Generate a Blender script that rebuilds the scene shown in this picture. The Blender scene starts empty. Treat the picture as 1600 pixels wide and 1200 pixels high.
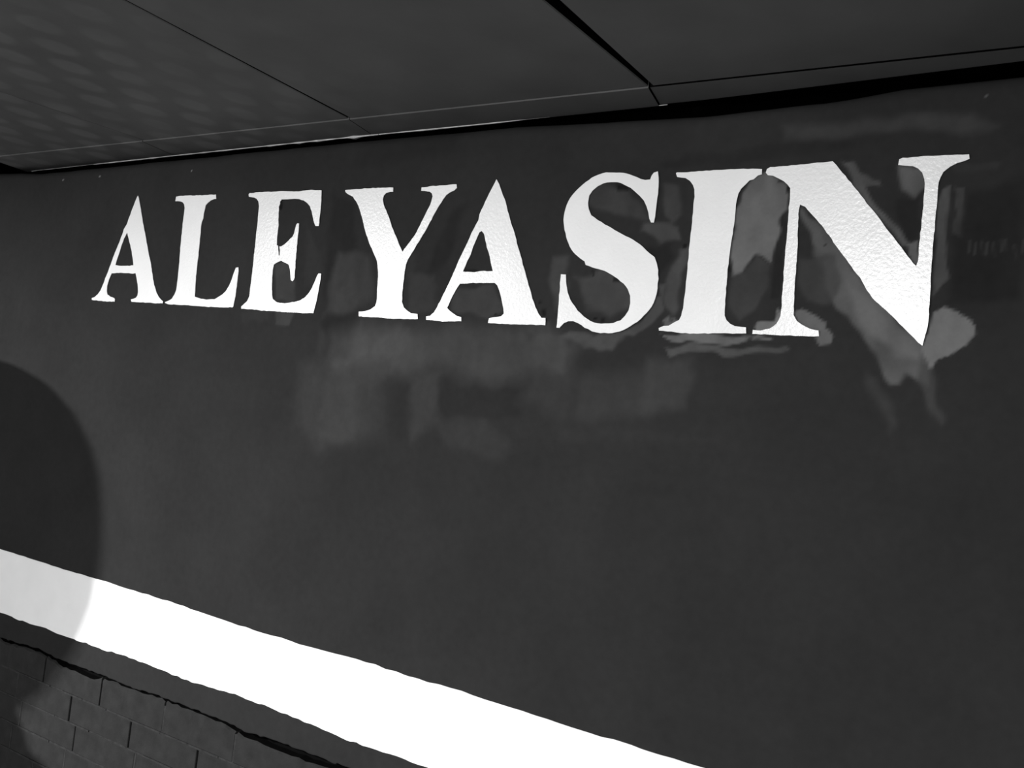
import bpy, bmesh, math, random
import numpy as np
from mathutils import Vector, Matrix
from mathutils.geometry import tessellate_polygon

# ------------------------------------------------------------------ camera, world, lights, exposure
scene = bpy.context.scene
COL = scene.collection
EYE = 1.42                      # camera height above the floor; heights in the data below are relative to it
CAM_R=(0.8402343746022886, 0.5304709569780584, 0.11227982694805)
CAM_U=(-0.0719795910466244, -0.09611768754662219, 0.9927639843454489)
CAM_F=(-0.5374245381534619, 0.8422362815406808, 0.04257830253856214)
FOCAL=1469.5784529611033
LETTERS=[
('A',[(-2.0256,0.4498),(-2.0211,0.4444),(-2.0099,0.4217),(-1.9946,0.3873),(-1.9775,0.3531),(-1.9599,0.3167),(-1.9436,0.2858),(-1.9289,0.2526),(-1.9196,0.2323),(-1.9074,0.2147),(-1.8965,0.2035),(-1.8863,0.1974),(-1.879,0.1938),(-1.8795,0.189),(-1.8982,0.1885),(-1.9379,0.189),(-1.9784,0.1893),(-1.997,0.1901),(-2.0001,0.1952),(-1.9902,0.197),(-1.9807,0.2003),(-1.9768,0.2056),(-1.976,0.2133),(-1.9813,0.2313),(-1.9882,0.2468),(-1.9953,0.2592),(-2.0049,0.258),(-2.0218,0.2595),(-2.0553,0.2597),(-2.0891,0.2583),(-2.0965,0.2428),(-2.1004,0.2268),(-2.0993,0.2136),(-2.0949,0.2052),(-2.0809,0.2002),(-2.0654,0.1971),(-2.0625,0.1937),(-2.0627,0.1885),(-2.0869,0.1878),(-2.1217,0.1886),(-2.155,0.1904),(-2.1565,0.195),(-2.1456,0.1979),(-2.1339,0.2049),(-2.1251,0.2144),(-2.119,0.2265),(-2.1121,0.2453),(-2.1019,0.2681),(-2.0912,0.2987),(-2.0782,0.3279),(-2.0668,0.3543),(-2.0632,0.3675),(-2.0549,0.378),(-2.0482,0.3964),(-2.0388,0.4212),(-2.0291,0.4446)],[(-2.0485,0.3594),(-2.0432,0.3501),(-2.0329,0.3328),(-2.0234,0.317),(-2.015,0.2987),(-2.0074,0.2781),(-2.0296,0.2772),(-2.0548,0.2771),(-2.078,0.2786),(-2.0762,0.2881),(-2.071,0.304),(-2.0649,0.3252),(-2.0582,0.3436)]),
('L',[(-1.8805,0.4422),(-1.871,0.4429),(-1.8482,0.4434),(-1.814,0.4424),(-1.7769,0.442),(-1.7551,0.4422),(-1.7413,0.4422),(-1.7387,0.4318),(-1.7459,0.432),(-1.7562,0.4289),(-1.766,0.4231),(-1.7717,0.4183),(-1.7726,0.4097),(-1.7744,0.3998),(-1.7747,0.3875),(-1.7778,0.3789),(-1.7787,0.3702),(-1.777,0.3554),(-1.7764,0.3331),(-1.7757,0.3158),(-1.7749,0.2961),(-1.7748,0.2764),(-1.7742,0.2542),(-1.7718,0.2321),(-1.7699,0.2125),(-1.7689,0.2071),(-1.7631,0.2058),(-1.7556,0.205),(-1.7461,0.2028),(-1.7278,0.2017),(-1.7011,0.2029),(-1.6914,0.2074),(-1.6768,0.2145),(-1.6677,0.2218),(-1.6594,0.2339),(-1.6534,0.2483),(-1.6489,0.2615),(-1.6444,0.2746),(-1.6367,0.2756),(-1.6345,0.2676),(-1.6351,0.2557),(-1.6345,0.2391),(-1.6344,0.2201),(-1.6353,0.2059),(-1.6372,0.188),(-1.6403,0.1863),(-1.661,0.1857),(-1.689,0.1854),(-1.7246,0.1851),(-1.7574,0.1859),(-1.7946,0.1868),(-1.8323,0.1873),(-1.859,0.1871),(-1.8704,0.1898),(-1.8717,0.1923),(-1.8606,0.1951),(-1.8483,0.2009),(-1.8408,0.211),(-1.837,0.2211),(-1.8367,0.2386),(-1.8373,0.2611),(-1.8382,0.2811),(-1.8404,0.3061),(-1.842,0.3337),(-1.8436,0.3614),(-1.8442,0.384),(-1.8438,0.4016),(-1.8444,0.4142),(-1.848,0.4232),(-1.8548,0.4284),(-1.8647,0.4305),(-1.8811,0.4313)],None),
('E',[(-1.6329,0.438),(-1.63,0.441),(-1.6048,0.4419),(-1.5781,0.4419),(-1.555,0.4414),(-1.5257,0.4412),(-1.4999,0.4402),(-1.4807,0.439),(-1.4621,0.4401),(-1.4437,0.4412),(-1.425,0.4394),(-1.4139,0.4389),(-1.4115,0.4242),(-1.41,0.4039),(-1.4096,0.3836),(-1.4088,0.3638),(-1.4185,0.3636),(-1.4235,0.3715),(-1.4295,0.3841),(-1.4345,0.3955),(-1.4409,0.4059),(-1.4498,0.413),(-1.4617,0.4191),(-1.4747,0.4223),(-1.4907,0.4238),(-1.5097,0.423),(-1.5275,0.4236),(-1.5316,0.4191),(-1.5314,0.4145),(-1.5334,0.4075),(-1.532,0.3935),(-1.5305,0.3796),(-1.5275,0.3679),(-1.5278,0.3563),(-1.5273,0.3424),(-1.5253,0.3239),(-1.5213,0.3229),(-1.5192,0.3146),(-1.516,0.3019),(-1.5124,0.3012),(-1.514,0.3122),(-1.5165,0.321),(-1.5114,0.3214),(-1.5025,0.3255),(-1.4912,0.3339),(-1.4815,0.3418),(-1.4779,0.3486),(-1.4763,0.3578),(-1.4747,0.3669),(-1.4722,0.3705),(-1.4674,0.3699),(-1.466,0.3599),(-1.4656,0.3462),(-1.465,0.328),(-1.4642,0.3052),(-1.4626,0.2825),(-1.4604,0.2553),(-1.4617,0.2496),(-1.4652,0.2466),(-1.4704,0.2495),(-1.4737,0.2597),(-1.4776,0.2733),(-1.4823,0.2819),(-1.4891,0.2847),(-1.4991,0.2874),(-1.506,0.2901),(-1.5136,0.288),(-1.5212,0.285),(-1.5271,0.2818),(-1.5284,0.2707),(-1.5275,0.2545),(-1.5249,0.2361),(-1.5211,0.2177),(-1.5175,0.2086),(-1.5103,0.2042),(-1.5033,0.2009),(-1.4872,0.1998),(-1.4792,0.1995),(-1.4653,0.2012),(-1.447,0.204),(-1.4352,0.2072),(-1.4239,0.2131),(-1.4133,0.2234),(-1.4061,0.2347),(-1.4006,0.247),(-1.3964,0.2582),(-1.3928,0.2638),(-1.3862,0.2636),(-1.3852,0.2539),(-1.3867,0.2361),(-1.3883,0.2183),(-1.3897,0.205),(-1.3917,0.1938),(-1.3941,0.1811),(-1.4183,0.1803),(-1.4555,0.1807),(-1.4839,0.1807),(-1.5065,0.1823),(-1.5453,0.1816),(-1.5755,0.1839),(-1.6105,0.1841),(-1.6117,0.1888),(-1.6043,0.1948),(-1.5953,0.2009),(-1.5905,0.2116),(-1.5903,0.2257),(-1.5905,0.2397),(-1.5905,0.2585),(-1.5909,0.2796),(-1.5918,0.3032),(-1.5921,0.3291),(-1.5934,0.355),(-1.5935,0.3786),(-1.5947,0.3999),(-1.5954,0.4117),(-1.5995,0.4213),(-1.6056,0.4275),(-1.6146,0.4309),(-1.631,0.4329)],None),
('Y',[(-1.3469,0.4366),(-1.3242,0.4373),(-1.2947,0.4381),(-1.2654,0.4374),(-1.2399,0.4374),(-1.22,0.4366),(-1.2193,0.4284),(-1.2275,0.4285),(-1.2366,0.4261),(-1.2422,0.4214),(-1.2433,0.414),(-1.2395,0.404),(-1.2313,0.3914),(-1.2209,0.3752),(-1.2122,0.3591),(-1.2022,0.3443),(-1.1922,0.3296),(-1.1825,0.3162),(-1.1773,0.308),(-1.1691,0.3186),(-1.1614,0.3281),(-1.1513,0.3412),(-1.1419,0.359),(-1.1327,0.378),(-1.1248,0.3945),(-1.1206,0.4063),(-1.119,0.4157),(-1.122,0.4218),(-1.1278,0.4251),(-1.1399,0.4266),(-1.1484,0.4276),(-1.1488,0.4341),(-1.1292,0.4352),(-1.1058,0.4359),(-1.0826,0.4366),(-1.066,0.4366),(-1.0638,0.4297),(-1.0695,0.4252),(-1.079,0.4214),(-1.087,0.417),(-1.0931,0.4089),(-1.1004,0.3985),(-1.1074,0.3868),(-1.1153,0.3704),(-1.1246,0.3528),(-1.1354,0.335),(-1.1464,0.3184),(-1.1548,0.3041),(-1.1621,0.2921),(-1.1652,0.2825),(-1.1661,0.2681),(-1.1662,0.2489),(-1.1658,0.2297),(-1.1641,0.2106),(-1.1574,0.2),(-1.1473,0.1932),(-1.1377,0.1894),(-1.1225,0.188),(-1.1202,0.1784),(-1.1389,0.1778),(-1.1692,0.1776),(-1.1938,0.1773),(-1.2158,0.1784),(-1.2379,0.1782),(-1.2691,0.1788),(-1.2706,0.1881),(-1.2525,0.1899),(-1.2403,0.194),(-1.2302,0.2004),(-1.2274,0.209),(-1.2292,0.2284),(-1.2307,0.2504),(-1.2327,0.2675),(-1.2363,0.2822),(-1.2395,0.2908),(-1.2476,0.3018),(-1.2559,0.3142),(-1.2683,0.3316),(-1.2795,0.3516),(-1.2867,0.3667),(-1.2954,0.3844),(-1.3055,0.4023),(-1.3137,0.4126),(-1.3234,0.4218),(-1.3341,0.426),(-1.3452,0.4327)],None),
('A',[(-0.976,0.4423),(-0.9691,0.4335),(-0.9613,0.4187),(-0.9533,0.4051),(-0.9459,0.388),(-0.9379,0.371),(-0.9301,0.3541),(-0.9217,0.3373),(-0.9125,0.3159),(-0.9047,0.2993),(-0.8951,0.2781),(-0.8874,0.2617),(-0.8779,0.2408),(-0.8702,0.2235),(-0.863,0.2098),(-0.8547,0.1973),(-0.8471,0.1902),(-0.8392,0.1904),(-0.8381,0.1776),(-0.8575,0.1773),(-0.8817,0.1771),(-0.9091,0.1767),(-0.9342,0.1765),(-0.9585,0.1772),(-0.9576,0.1856),(-0.9485,0.1876),(-0.9388,0.1893),(-0.9319,0.1905),(-0.927,0.1954),(-0.9283,0.2032),(-0.9323,0.2137),(-0.9365,0.2243),(-0.9425,0.2373),(-0.9479,0.2463),(-0.9542,0.2505),(-0.97,0.2507),(-0.9873,0.2505),(-1.0076,0.2494),(-1.0311,0.2479),(-1.0374,0.2392),(-1.0433,0.228),(-1.0489,0.2144),(-1.0541,0.2019),(-1.048,0.1972),(-1.0381,0.1914),(-1.0285,0.1873),(-1.0194,0.1859),(-1.0183,0.1779),(-1.0331,0.1774),(-1.054,0.1761),(-1.0755,0.1768),(-1.0998,0.1777),(-1.1008,0.1844),(-1.0923,0.1859),(-1.0839,0.1924),(-1.0777,0.2025),(-1.0695,0.2201),(-1.0602,0.24),(-1.0512,0.2624),(-1.0423,0.2846),(-1.0335,0.3068),(-1.0266,0.3215),(-1.0178,0.3435),(-1.011,0.3581),(-1.0057,0.3665),(-1.0049,0.3775),(-0.9983,0.3932),(-0.9917,0.4089),(-0.9849,0.4233),(-0.9794,0.4352)],[(-0.9959,0.3463),(-0.9896,0.3411),(-0.985,0.3284),(-0.9804,0.3163),(-0.9748,0.3066),(-0.9706,0.2969),(-0.9657,0.2825),(-0.9609,0.2724),(-0.9728,0.2716),(-0.9874,0.2722),(-1.0016,0.2697),(-1.0278,0.271),(-1.0239,0.281),(-1.0195,0.2921),(-1.0145,0.3031),(-1.0111,0.3165),(-1.0069,0.3287),(-1.0026,0.3396),(-1.0003,0.3444)]),
('S',[(-0.6561,0.4409),(-0.6536,0.43),(-0.6522,0.4154),(-0.6517,0.3962),(-0.6524,0.3794),(-0.6525,0.3649),(-0.6534,0.3549),(-0.6586,0.3555),(-0.6624,0.3616),(-0.6653,0.3725),(-0.6695,0.3823),(-0.6758,0.3922),(-0.6847,0.401),(-0.6935,0.4086),(-0.7022,0.4151),(-0.712,0.4192),(-0.722,0.4245),(-0.7357,0.4263),(-0.7547,0.4252),(-0.7652,0.4201),(-0.774,0.413),(-0.7799,0.4044),(-0.7805,0.3931),(-0.7775,0.3805),(-0.7715,0.3703),(-0.7581,0.362),(-0.7433,0.3535),(-0.7289,0.3466),(-0.7117,0.3382),(-0.6949,0.3307),(-0.6809,0.3232),(-0.6681,0.3147),(-0.6553,0.3038),(-0.6456,0.2978),(-0.6407,0.2883),(-0.6368,0.2764),(-0.6346,0.2622),(-0.6345,0.2456),(-0.6364,0.2289),(-0.6413,0.2158),(-0.649,0.2049),(-0.6581,0.195),(-0.67,0.1862),(-0.6822,0.1786),(-0.6947,0.1725),(-0.7076,0.1695),(-0.7291,0.1686),(-0.7457,0.1711),(-0.7602,0.1766),(-0.7736,0.1835),(-0.7838,0.1869),(-0.7936,0.1865),(-0.8016,0.1825),(-0.8092,0.1746),(-0.8149,0.1744),(-0.8154,0.1895),(-0.8162,0.2071),(-0.8164,0.2247),(-0.8173,0.2448),(-0.8181,0.2676),(-0.8081,0.2672),(-0.8065,0.2551),(-0.8027,0.2426),(-0.7977,0.2301),(-0.7891,0.2178),(-0.7777,0.2057),(-0.7639,0.195),(-0.7506,0.1881),(-0.7365,0.1849),(-0.7229,0.1849),(-0.707,0.1865),(-0.6943,0.1913),(-0.6872,0.1988),(-0.6818,0.2086),(-0.6801,0.2207),(-0.682,0.2327),(-0.6873,0.2434),(-0.6963,0.253),(-0.7079,0.2613),(-0.7194,0.2673),(-0.7337,0.2738),(-0.745,0.2769),(-0.7591,0.2805),(-0.7715,0.2842),(-0.7743,0.2904),(-0.7833,0.2954),(-0.7988,0.3067),(-0.8072,0.3168),(-0.8158,0.3333),(-0.8221,0.3512),(-0.8254,0.364),(-0.8247,0.3767),(-0.822,0.3894),(-0.8164,0.4019),(-0.8065,0.4142),(-0.7937,0.4251),(-0.7782,0.4358),(-0.7649,0.4407),(-0.7515,0.4435),(-0.7323,0.4425),(-0.7131,0.4401),(-0.6992,0.435),(-0.6854,0.4295),(-0.6773,0.4272),(-0.6683,0.4277),(-0.6664,0.4342),(-0.6631,0.4389)],None),
('I',[(-0.6235,0.4355),(-0.6224,0.4371),(-0.6033,0.4369),(-0.5783,0.4373),(-0.5538,0.4377),(-0.5249,0.4377),(-0.4964,0.4367),(-0.4812,0.4354),(-0.4804,0.4271),(-0.486,0.4257),(-0.4924,0.4202),(-0.4992,0.4187),(-0.5034,0.4137),(-0.5108,0.4059),(-0.5147,0.3979),(-0.5166,0.3863),(-0.5168,0.3723),(-0.5162,0.356),(-0.5171,0.342),(-0.518,0.3281),(-0.5187,0.3118),(-0.5193,0.2955),(-0.5193,0.2792),(-0.5187,0.2607),(-0.5184,0.2422),(-0.5176,0.2237),(-0.5164,0.2052),(-0.5126,0.1984),(-0.5061,0.1929),(-0.4986,0.1893),(-0.4869,0.1884),(-0.4804,0.1882),(-0.4794,0.1791),(-0.4881,0.1781),(-0.5068,0.1779),(-0.5258,0.1771),(-0.5401,0.176),(-0.5644,0.175),(-0.5842,0.175),(-0.602,0.1767),(-0.6237,0.1772),(-0.6249,0.1812),(-0.6169,0.1851),(-0.6081,0.1859),(-0.5986,0.1918),(-0.5915,0.1956),(-0.5886,0.2028),(-0.5866,0.2147),(-0.5865,0.2289),(-0.5863,0.2503),(-0.5862,0.2717),(-0.5864,0.2955),(-0.587,0.3169),(-0.5871,0.336),(-0.5867,0.3551),(-0.5871,0.3766),(-0.587,0.3958),(-0.5888,0.4078),(-0.5921,0.4152),(-0.5979,0.4222),(-0.606,0.4274),(-0.6138,0.4287),(-0.6208,0.4297)],None),
('N',[(-0.4746,0.4297),(-0.4733,0.4355),(-0.4682,0.4379),(-0.4484,0.4385),(-0.4226,0.4397),(-0.3972,0.441),(-0.3748,0.4418),(-0.3637,0.4293),(-0.35,0.4133),(-0.3337,0.3948),(-0.3201,0.3766),(-0.3043,0.3586),(-0.2937,0.3447),(-0.2806,0.3283),(-0.2677,0.3122),(-0.2574,0.2987),(-0.2498,0.2889),(-0.2454,0.2848),(-0.2433,0.2914),(-0.243,0.3011),(-0.2438,0.3181),(-0.2433,0.3376),(-0.2434,0.3571),(-0.2435,0.3766),(-0.2435,0.3962),(-0.245,0.4085),(-0.2488,0.4185),(-0.255,0.425),(-0.2621,0.4285),(-0.2736,0.4301),(-0.2818,0.4313),(-0.2813,0.4395),(-0.2769,0.4413),(-0.2564,0.4416),(-0.2363,0.4418),(-0.2142,0.442),(-0.1904,0.4413),(-0.1894,0.4347),(-0.1961,0.4322),(-0.2045,0.4296),(-0.2128,0.4252),(-0.221,0.4183),(-0.2247,0.41),(-0.2263,0.3979),(-0.2261,0.3809),(-0.226,0.3615),(-0.2259,0.3421),(-0.2256,0.3228),(-0.2254,0.3035),(-0.2249,0.2842),(-0.2245,0.2625),(-0.2235,0.2433),(-0.223,0.2241),(-0.2226,0.2073),(-0.2237,0.1941),(-0.2258,0.1808),(-0.2273,0.1724),(-0.2332,0.1769),(-0.2454,0.1883),(-0.2602,0.2023),(-0.2751,0.2164),(-0.2902,0.2295),(-0.3004,0.2391),(-0.3083,0.2489),(-0.3195,0.2674),(-0.333,0.2836),(-0.3466,0.3),(-0.3577,0.314),(-0.369,0.3295),(-0.3803,0.3438),(-0.3915,0.3556),(-0.3999,0.3649),(-0.4085,0.3742),(-0.4165,0.3776),(-0.4177,0.3693),(-0.4171,0.351),(-0.4151,0.3248),(-0.4138,0.2988),(-0.4125,0.2729),(-0.412,0.2495),(-0.4112,0.2288),(-0.41,0.2095),(-0.4041,0.2007),(-0.396,0.1958),(-0.3828,0.19),(-0.3707,0.1879),(-0.3694,0.1796),(-0.3868,0.1788),(-0.4121,0.1787),(-0.4379,0.1786),(-0.4695,0.1785),(-0.4696,0.1846),(-0.4568,0.1843),(-0.444,0.1875),(-0.4344,0.1957),(-0.4291,0.2076),(-0.4289,0.2232),(-0.4299,0.2414),(-0.4307,0.2675),(-0.4313,0.2936),(-0.4318,0.3198),(-0.4324,0.346),(-0.4329,0.367),(-0.433,0.3881),(-0.434,0.4039),(-0.439,0.4094),(-0.4448,0.415),(-0.4531,0.4193),(-0.4628,0.4243),(-0.4709,0.4255)],None),
]
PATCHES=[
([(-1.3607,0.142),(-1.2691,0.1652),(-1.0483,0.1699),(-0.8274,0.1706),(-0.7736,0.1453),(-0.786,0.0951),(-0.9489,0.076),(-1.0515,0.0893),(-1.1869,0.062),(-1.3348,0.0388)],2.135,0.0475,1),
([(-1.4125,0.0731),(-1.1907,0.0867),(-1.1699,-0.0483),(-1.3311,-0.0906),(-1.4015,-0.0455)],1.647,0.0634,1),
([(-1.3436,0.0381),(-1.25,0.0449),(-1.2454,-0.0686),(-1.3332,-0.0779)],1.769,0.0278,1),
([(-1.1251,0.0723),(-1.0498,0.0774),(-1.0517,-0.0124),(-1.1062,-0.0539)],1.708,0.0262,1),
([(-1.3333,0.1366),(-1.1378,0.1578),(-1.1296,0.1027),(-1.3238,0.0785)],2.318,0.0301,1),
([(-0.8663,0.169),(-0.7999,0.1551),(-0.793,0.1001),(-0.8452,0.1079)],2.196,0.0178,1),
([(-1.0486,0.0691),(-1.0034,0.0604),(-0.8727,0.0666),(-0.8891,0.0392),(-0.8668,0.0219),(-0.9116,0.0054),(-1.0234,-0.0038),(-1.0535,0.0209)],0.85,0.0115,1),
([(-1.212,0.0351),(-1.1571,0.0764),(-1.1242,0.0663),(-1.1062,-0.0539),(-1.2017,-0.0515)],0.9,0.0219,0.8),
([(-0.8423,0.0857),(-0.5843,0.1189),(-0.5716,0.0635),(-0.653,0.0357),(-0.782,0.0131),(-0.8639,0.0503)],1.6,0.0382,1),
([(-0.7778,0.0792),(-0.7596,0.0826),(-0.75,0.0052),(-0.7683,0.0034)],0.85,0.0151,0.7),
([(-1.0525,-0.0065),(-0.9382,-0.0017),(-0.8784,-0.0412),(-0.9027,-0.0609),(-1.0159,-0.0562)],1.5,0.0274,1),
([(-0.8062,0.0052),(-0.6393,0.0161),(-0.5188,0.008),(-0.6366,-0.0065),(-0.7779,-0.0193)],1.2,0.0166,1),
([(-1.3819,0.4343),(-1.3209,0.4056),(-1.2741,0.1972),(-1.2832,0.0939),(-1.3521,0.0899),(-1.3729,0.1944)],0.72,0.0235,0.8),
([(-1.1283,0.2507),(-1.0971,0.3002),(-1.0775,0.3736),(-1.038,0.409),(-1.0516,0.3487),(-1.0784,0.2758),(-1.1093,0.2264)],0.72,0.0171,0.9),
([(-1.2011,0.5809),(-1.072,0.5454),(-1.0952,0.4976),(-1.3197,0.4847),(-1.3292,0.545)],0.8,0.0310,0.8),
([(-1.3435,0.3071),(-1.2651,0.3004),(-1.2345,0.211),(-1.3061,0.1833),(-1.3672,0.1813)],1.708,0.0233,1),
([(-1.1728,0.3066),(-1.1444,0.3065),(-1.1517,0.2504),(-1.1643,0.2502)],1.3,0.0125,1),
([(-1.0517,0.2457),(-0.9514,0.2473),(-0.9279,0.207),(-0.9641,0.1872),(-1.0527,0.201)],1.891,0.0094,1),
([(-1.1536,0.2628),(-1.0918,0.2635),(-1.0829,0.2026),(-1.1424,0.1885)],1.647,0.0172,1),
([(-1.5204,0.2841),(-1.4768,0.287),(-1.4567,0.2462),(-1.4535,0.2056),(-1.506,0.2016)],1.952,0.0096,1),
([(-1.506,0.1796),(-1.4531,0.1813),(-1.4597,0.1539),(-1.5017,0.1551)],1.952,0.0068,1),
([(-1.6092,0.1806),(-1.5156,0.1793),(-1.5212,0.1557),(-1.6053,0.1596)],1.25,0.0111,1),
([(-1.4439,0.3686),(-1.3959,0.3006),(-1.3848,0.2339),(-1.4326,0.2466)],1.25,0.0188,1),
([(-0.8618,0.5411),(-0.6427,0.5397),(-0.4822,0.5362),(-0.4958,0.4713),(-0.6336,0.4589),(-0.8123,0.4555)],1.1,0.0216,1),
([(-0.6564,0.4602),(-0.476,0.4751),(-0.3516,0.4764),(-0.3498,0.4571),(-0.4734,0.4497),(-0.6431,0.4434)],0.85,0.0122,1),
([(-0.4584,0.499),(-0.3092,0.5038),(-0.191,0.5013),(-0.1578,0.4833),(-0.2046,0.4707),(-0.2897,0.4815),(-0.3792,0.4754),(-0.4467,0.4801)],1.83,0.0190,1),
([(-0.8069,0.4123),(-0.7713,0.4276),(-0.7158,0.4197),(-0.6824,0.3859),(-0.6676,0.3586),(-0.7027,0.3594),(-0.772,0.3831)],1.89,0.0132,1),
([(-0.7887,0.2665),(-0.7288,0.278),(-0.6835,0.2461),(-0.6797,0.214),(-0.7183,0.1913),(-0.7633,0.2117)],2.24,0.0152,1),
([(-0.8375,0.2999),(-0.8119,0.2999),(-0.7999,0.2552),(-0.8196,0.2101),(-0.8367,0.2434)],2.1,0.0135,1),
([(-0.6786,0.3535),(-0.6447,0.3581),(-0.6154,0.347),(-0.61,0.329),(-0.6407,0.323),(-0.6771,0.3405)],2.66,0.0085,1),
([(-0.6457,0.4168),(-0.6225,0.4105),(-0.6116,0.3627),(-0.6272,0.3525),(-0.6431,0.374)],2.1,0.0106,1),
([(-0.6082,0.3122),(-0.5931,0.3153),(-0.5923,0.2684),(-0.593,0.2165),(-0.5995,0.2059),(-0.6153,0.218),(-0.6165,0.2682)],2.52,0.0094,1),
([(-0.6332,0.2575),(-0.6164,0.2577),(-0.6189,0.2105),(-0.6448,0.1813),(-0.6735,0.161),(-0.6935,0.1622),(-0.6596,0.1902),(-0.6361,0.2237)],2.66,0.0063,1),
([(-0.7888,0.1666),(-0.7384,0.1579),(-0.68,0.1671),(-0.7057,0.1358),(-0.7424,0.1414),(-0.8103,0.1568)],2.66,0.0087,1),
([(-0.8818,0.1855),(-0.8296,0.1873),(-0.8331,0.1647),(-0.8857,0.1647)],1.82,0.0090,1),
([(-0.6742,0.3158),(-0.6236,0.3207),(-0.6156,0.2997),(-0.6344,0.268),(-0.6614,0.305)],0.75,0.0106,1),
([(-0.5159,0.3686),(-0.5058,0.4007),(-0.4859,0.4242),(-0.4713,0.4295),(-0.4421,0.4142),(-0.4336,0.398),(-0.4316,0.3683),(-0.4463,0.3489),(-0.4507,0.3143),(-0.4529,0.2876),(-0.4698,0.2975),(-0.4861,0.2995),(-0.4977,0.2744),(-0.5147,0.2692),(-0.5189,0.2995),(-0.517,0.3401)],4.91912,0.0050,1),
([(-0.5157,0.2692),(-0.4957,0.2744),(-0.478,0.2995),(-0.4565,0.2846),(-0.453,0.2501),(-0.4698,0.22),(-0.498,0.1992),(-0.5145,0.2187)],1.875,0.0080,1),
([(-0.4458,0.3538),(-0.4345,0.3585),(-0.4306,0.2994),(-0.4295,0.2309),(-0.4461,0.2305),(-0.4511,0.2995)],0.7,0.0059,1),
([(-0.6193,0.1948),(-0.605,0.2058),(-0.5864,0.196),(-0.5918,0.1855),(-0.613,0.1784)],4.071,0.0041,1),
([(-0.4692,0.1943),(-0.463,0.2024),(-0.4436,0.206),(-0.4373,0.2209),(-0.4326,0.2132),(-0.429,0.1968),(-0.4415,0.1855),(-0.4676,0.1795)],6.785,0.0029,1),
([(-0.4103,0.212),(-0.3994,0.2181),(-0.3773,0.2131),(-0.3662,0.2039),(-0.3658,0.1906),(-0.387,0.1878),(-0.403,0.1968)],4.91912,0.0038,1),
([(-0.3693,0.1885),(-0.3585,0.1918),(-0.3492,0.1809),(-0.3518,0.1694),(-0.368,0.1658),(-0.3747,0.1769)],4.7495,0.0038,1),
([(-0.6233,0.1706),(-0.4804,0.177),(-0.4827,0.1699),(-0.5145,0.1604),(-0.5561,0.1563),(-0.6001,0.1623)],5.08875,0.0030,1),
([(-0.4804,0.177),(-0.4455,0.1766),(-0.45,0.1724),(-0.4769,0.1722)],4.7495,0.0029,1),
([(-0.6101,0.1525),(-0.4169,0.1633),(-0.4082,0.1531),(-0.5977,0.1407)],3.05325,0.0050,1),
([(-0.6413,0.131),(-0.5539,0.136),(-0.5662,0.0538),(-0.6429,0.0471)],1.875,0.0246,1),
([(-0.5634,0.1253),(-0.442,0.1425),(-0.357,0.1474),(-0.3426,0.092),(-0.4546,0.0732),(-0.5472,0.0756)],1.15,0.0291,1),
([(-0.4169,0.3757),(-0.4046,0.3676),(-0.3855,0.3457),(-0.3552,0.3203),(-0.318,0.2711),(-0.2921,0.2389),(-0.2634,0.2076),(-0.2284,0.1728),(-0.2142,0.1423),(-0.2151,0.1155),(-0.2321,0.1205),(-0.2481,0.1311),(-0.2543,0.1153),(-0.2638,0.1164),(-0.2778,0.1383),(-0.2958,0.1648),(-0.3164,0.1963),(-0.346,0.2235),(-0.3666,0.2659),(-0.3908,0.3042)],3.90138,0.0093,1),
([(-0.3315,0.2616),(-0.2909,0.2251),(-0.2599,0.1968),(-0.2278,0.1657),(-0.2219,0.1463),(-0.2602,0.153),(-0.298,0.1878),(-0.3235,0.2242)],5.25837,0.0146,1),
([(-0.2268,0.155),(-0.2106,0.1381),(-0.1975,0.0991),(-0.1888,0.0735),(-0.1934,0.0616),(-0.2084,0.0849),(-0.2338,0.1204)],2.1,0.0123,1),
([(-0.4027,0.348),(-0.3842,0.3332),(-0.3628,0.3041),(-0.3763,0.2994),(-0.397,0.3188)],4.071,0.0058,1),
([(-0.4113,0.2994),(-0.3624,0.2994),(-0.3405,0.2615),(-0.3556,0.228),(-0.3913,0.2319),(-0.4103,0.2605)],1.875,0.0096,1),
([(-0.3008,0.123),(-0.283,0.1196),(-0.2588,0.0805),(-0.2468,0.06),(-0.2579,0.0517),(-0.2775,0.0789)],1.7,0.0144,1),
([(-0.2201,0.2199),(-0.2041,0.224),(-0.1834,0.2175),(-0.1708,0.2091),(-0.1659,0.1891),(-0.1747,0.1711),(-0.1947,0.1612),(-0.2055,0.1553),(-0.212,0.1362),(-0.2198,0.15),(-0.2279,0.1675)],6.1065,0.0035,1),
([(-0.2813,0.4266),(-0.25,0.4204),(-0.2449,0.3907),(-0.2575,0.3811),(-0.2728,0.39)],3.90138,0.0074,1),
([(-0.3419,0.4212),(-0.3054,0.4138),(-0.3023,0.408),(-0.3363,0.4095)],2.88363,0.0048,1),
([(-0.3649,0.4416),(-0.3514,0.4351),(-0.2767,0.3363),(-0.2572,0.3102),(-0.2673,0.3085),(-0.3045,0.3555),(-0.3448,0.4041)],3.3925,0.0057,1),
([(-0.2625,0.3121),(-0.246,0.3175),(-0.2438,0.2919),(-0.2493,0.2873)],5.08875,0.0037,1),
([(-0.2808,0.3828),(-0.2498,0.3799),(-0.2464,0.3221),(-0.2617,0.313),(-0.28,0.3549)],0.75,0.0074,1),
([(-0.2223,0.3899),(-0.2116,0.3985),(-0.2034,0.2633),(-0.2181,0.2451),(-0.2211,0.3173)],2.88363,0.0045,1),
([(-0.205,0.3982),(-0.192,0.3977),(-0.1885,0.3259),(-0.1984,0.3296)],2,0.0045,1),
([(-0.1897,0.3886),(-0.1207,0.4034),(-0.1077,0.2389),(-0.1963,0.2278),(-0.1983,0.2992)],0.7,0.0212,0.9),
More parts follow.
